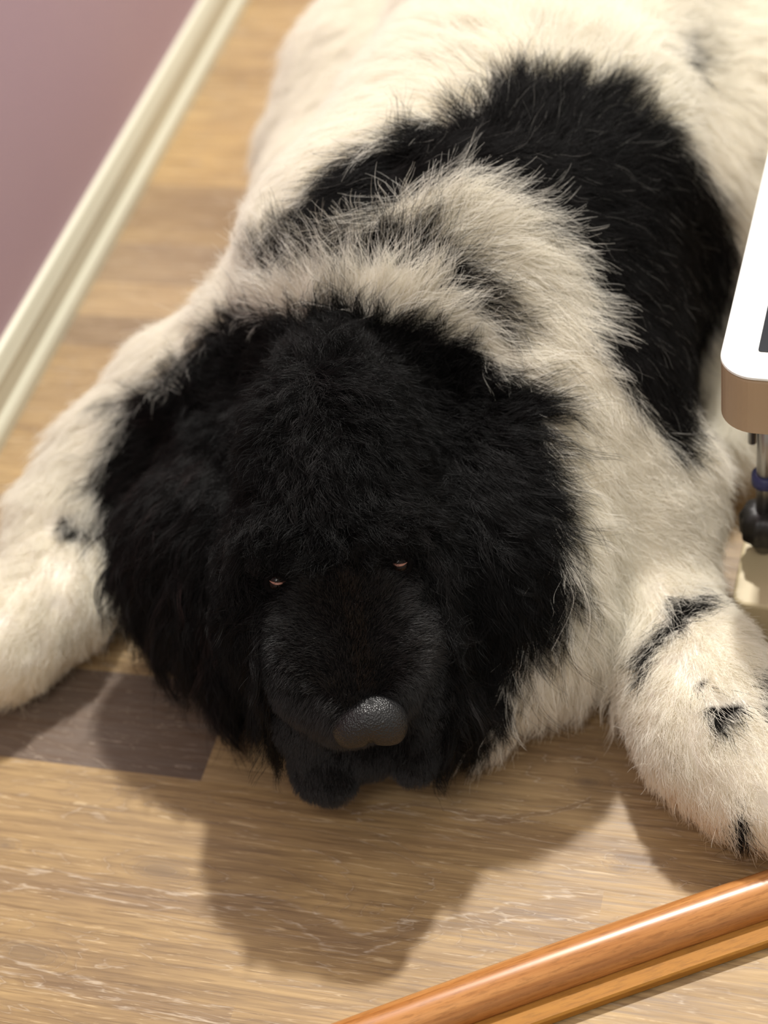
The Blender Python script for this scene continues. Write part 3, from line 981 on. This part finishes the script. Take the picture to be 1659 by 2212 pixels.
    white = white * (1 - warmz * np.array([0.06, 0.17, 0.34]))
    lw = np.clip((to_px(r)[:, 1] - 1560) / 260, 0, 1) * np.clip(1.6 - r[:, 2] / 0.045, 0, 1) * (0.6 + 0.4 * rr) * legm
    white = white * (1 - lw[:, None] * np.array([0.03, 0.13, 0.26]))
    black = np.stack([0.006 + 0.005 * rr, 0.0055 + 0.0045 * rr, 0.0055 + 0.0045 * rr], 1)
    brownish = (ft == 2)[:, None] * np.array([0.016, 0.005, 0.004]) * rr[:, None] ** 2
    black = black + brownish
    black = np.where((ft == 4)[:, None], black * 2.2, black)  # muzzle strands lightened, part of their sheen painted into the colour
    tuft_sheen = np.abs(vnoise(root, 45, 21)) * rng.uniform(0.2, 1.5, NG)
    black = black * np.where((ft >= 1) & (ft <= 3), 0.25 + 2.6 * tuft_sheen[gi] ** 2.2, 1.0)[:, None]  # paler tufts on head and ears: sheen put into the strand colour
    pr = to_px(r)
    mid = (ft == 4) & (np.abs(pr[:, 0] - (755 + (pr[:, 1] - 1280) * 0.16)) < 16 + 8 * rr) & (pr[:, 1] < 1500) & (rng.random(NC) < 0.5)
    black[mid] = np.array([0.035, 0.024, 0.018])
    stray = (rng.random(NC) < 0.02) & (ft == 0)
    col = np.where(bk[:, None], black, white)
    col = np.where((stray & bk)[:, None], np.array([0.25, 0.24, 0.22])[None], col)
    colp = np.repeat(col[:, None, :], K, 1)
    nk = in_poly(to_px(r), NECK) & bk & (ft == 0)          # dark roots with pale tips on the nape
    tipmix = np.clip((ks - 0.35) / 0.3, 0, 1)[None, :, None] * nk[:, None, None] * (rng.random(NC) < 0.35)[:, None, None]
    colp = colp * (1 - tipmix) + np.array([0.70, 0.65, 0.54])[None, None] * tipmix
    wid = np.where(ft == 4, 0.00013, np.where(bk, 0.00016, 0.00017))
    rad = wid[:, None] * (1 - 0.75 * ks[None] ** 1.6)
    return ft, path, colp, rad


def hair_mat(name, rough, spec):
    mt, nt, b = new_mat(name)
    n = N(nt)
    a = n.node('ShaderNodeAttribute', attribute_name='strand_color')
    n.link(a.outputs['Color'], b.inputs['Base Color'])
    b.inputs['Roughness'].default_value = rough
    b.inputs['Specular IOR Level'].default_value = spec
    tr = n.node('ShaderNodeBsdfTranslucent')
    n.link(a.outputs['Color'], tr.inputs['Color'])
    mx = n.node('ShaderNodeMixShader')
    mx.inputs[0].default_value = 0.4
    n.link(b.outputs[0], mx.inputs[1])
    n.link(tr.outputs[0], mx.inputs[2])
    n.link(mx.outputs[0], nt.nodes['Material Output'].inputs['Surface'])
    return mt


def curves_obj(name, path, col, rad, mat, parent):
    n, k = path.shape[:2]
    hc = bpy.data.hair_curves.new(name)
    hc.add_curves([k] * n)
    hc.attributes['position'].data.foreach_set('vector', path.astype(np.float32).ravel())
    ra = hc.attributes.get('radius') or hc.attributes.new('radius', 'FLOAT', 'POINT')
    ra.data.foreach_set('value', rad.astype(np.float32).ravel())
    ca = hc.attributes.new('strand_color', 'FLOAT_COLOR', 'POINT')
    c4 = np.concatenate([col, np.ones((n, k, 1))], 2)
    ca.data.foreach_set('color', c4.astype(np.float32).ravel())
    hc.materials.append(mat)
    o = bpy.data.objects.new(name, hc)
    sc.collection.objects.link(o)
    o.parent = parent
    o.matrix_parent_inverse = Matrix.Translation(parent.location).inverted()
    return o


ft, path, colp, rad = make_fur()
hm = hair_mat('fur_strands', 0.5, 0.22)
hm_face = hair_mat('short_face_fur', 0.42, 1.0)
hm_head = hair_mat('black_head_fur', 0.40, 0.30)
for i_, (nm, lab) in enumerate((('coat_fur', 'long white fur with black saddle patch'), ('head_fur', 'thick tousled black head fur'), ('ear_fur', 'wavy black hair on the ear at picture left'),
                                ('ear_fur', 'wavy black hair on the ear at picture right'), ('muzzle_fur', 'short black muzzle fur'), ('foreleg_fur', 'speckled white fur of the foreleg at picture right'),
                                ('foreleg_fur', 'white fur of the foreleg at picture left'))):
    s_ = ft == i_
    if s_.any():
        ob = curves_obj(nm, path[s_], colp[s_], rad[s_], hm_face if nm == 'muzzle_fur' else hm_head if nm in ('head_fur', 'ear_fur') else hm, dog)
        ob['label'] = lab
print('strands', len(ft))


# ------------------------------------------------------------------ nose and eyes
def on_face(px, py):
    d_ = ROT @ np.array([px - W / 2, py - H / 2, F_PX])
    d_ /= np.linalg.norm(d_)
    t_ = np.arange(1.1, 1.6, 0.001)
    p_ = EYE + d_[None] * t_[:, None]
    return p_[np.argmax(fld.sample(p_) < 0)]



def nose_material():
    mt, nt, b = new_mat('nose_leather')
    n = N(nt)
    g = n.node('ShaderNodeNewGeometry')
    v = n.node('ShaderNodeTexVoronoi')
    v.inputs['Scale'].default_value = 700
    n.link(g.outputs['Position'], v.inputs['Vector'])
    n.link(n.mix(v.outputs['Distance'], (0.004, 0.004, 0.0045), (0.014, 0.014, 0.015)), b.inputs['Base Color'])
    b.inputs['Roughness'].default_value = 0.36
    n.bump(v.outputs['Distance'], 0.9, 0.0006, b)
    return mt


nc = on_face(798, 1558)
nc = nc + (EYE - nc) / np.linalg.norm(EYE - nc) * 0.004
nf = Field(nc - 0.05, nc + 0.05, 0.0016)
na = np.stack([hs_s, hs_a, hs_u])
P3 = lambda s_, a__, u_: nc + hs_s * s_ + hs_a * a__ + hs_u * u_
nf.ellipsoid(P3(0, -0.002, 0), (0.0265, 0.019, 0.018), na, 0.006)
nf.ellipsoid(P3(-0.014, 0.004, -0.003), (0.0145, 0.016, 0.0155), na, 0.006)
nf.ellipsoid(P3(0.014, 0.004, -0.003), (0.0145, 0.016, 0.0155), na, 0.006)
nf.ellipsoid(P3(0, 0.006, -0.018), (0.007, 0.010, 0.014), na, 0.006)
nf.ellipsoid(P3(0, 0.024, 0.000), (0.0016, 0.010, 0.012), na, 0.004, cut=True)
for sg_ in (-1, 1):
    nf.ellipsoid(P3(sg_ * 0.0135, 0.020, -0.006), (0.0055, 0.009, 0.0045), na, 0.004, cut=True)
    nf.ellipsoid(P3(sg_ * 0.024, 0.014, -0.008), (0.008, 0.008, 0.0022), na, 0.003, cut=True)
NV, NF = nf.surface()
o = mesh_np('nose', NV, NF, nose_material(), dog)
o['label'] = 'black leathery nose'


def sphere(c, r, seg=24, rings=14):
    v, f = [], []
    for i in range(rings + 1):
        th = math.pi * i / rings
        for j in range(seg):
            p_ = 2 * math.pi * j / seg
            v.append((c[0] + r * math.sin(th) * math.cos(p_), c[1] + r * math.sin(th) * math.sin(p_), c[2] + r * math.cos(th)))
    for i in range(rings):
        for j in range(seg):
            f.append((i * seg + j, (i + 1) * seg + j, (i + 1) * seg + (j + 1) % seg, i * seg + (j + 1) % seg))
    return v, f


def tube(pts_, rads, seg=10):
    pts_ = np.array(pts_)
    tan = np.gradient(pts_, axis=0)
    v, f = [], []
    for p_, t_, r_ in zip(pts_, tan, rads):
        t_ = t_ / np.linalg.norm(t_)
        a = np.cross(t_, [0.3, 0.2, 0.9]); a /= np.linalg.norm(a)
        b = np.cross(t_, a)
        v += [tuple(p_ + r_ * (a * math.cos(q) + b * math.sin(q))) for q in np.linspace(0, 2 * math.pi, seg, endpoint=False)]
    for i in range(len(pts_) - 1):
        for j in range(seg):
            f.append((i * seg + j, i * seg + (j + 1) % seg, (i + 1) * seg + (j + 1) % seg, (i + 1) * seg + j))
    return v, f


eye_mat = plain('eye_dark_brown', (0.015, 0.007, 0.004), 0.12, spec=0.3, noise=0.2, nscale=300)
rim_mat = plain('pink_eyelid_rim', (0.42, 0.20, 0.15), 0.35, noise=0.05, nscale=300)
lid_mat = plain('black_eyelid', (0.005, 0.004, 0.004), 0.9, spec=0.05)
for (ex, ey, ez), lab in (((600, 1256, 0.225), 'left'), ((862, 1216, 0.236), 'right')):
    sideo = -0.045 if lab == 'left' else 0.045
    pc = on_face(ex, ey)
    vdir = (EYE - pc) / np.linalg.norm(EYE - pc)
    c_ = pc - vdir * 0.0065
    v, f = sphere(c_, 0.0105)
    e = mesh_obj('eye', v, f, eye_mat, dog, True)
    ir, idn = ROT @ np.array([1, 0, 0]), ROT @ np.array([0, 1, 0])
    R_ = 0.0107

    def lay(x_, y_, rr=R_):
        return c_ + ir * x_ + idn * y_ + vdir * math.sqrt(max(rr * rr - x_ * x_ - y_ * y_, 1e-7))
    tt = np.linspace(-1, 1, 17)
    v, f = tube([lay(0.0066 * t_, -0.0008 + 0.0026 * (1 - t_ * t_), 0.0112) for t_ in tt], [0.0011 * max(0.1, 1 - t_ * t_) for t_ in tt])
    o = mesh_obj('eyelid_rim', v, f, rim_mat, e, True)
    o['label'] = 'thin pink crescent of the eyelid rim'
    ring = [lay(0.0082 * math.cos(q), 0.0012 + 0.0078 * math.sin(q), 0.0108) for q in np.linspace(0, 2 * math.pi, 33)]
    v, f = tube(ring, [0.0027] * 33)
    mesh_obj('eyelid', v, f, lid_mat, e, True)
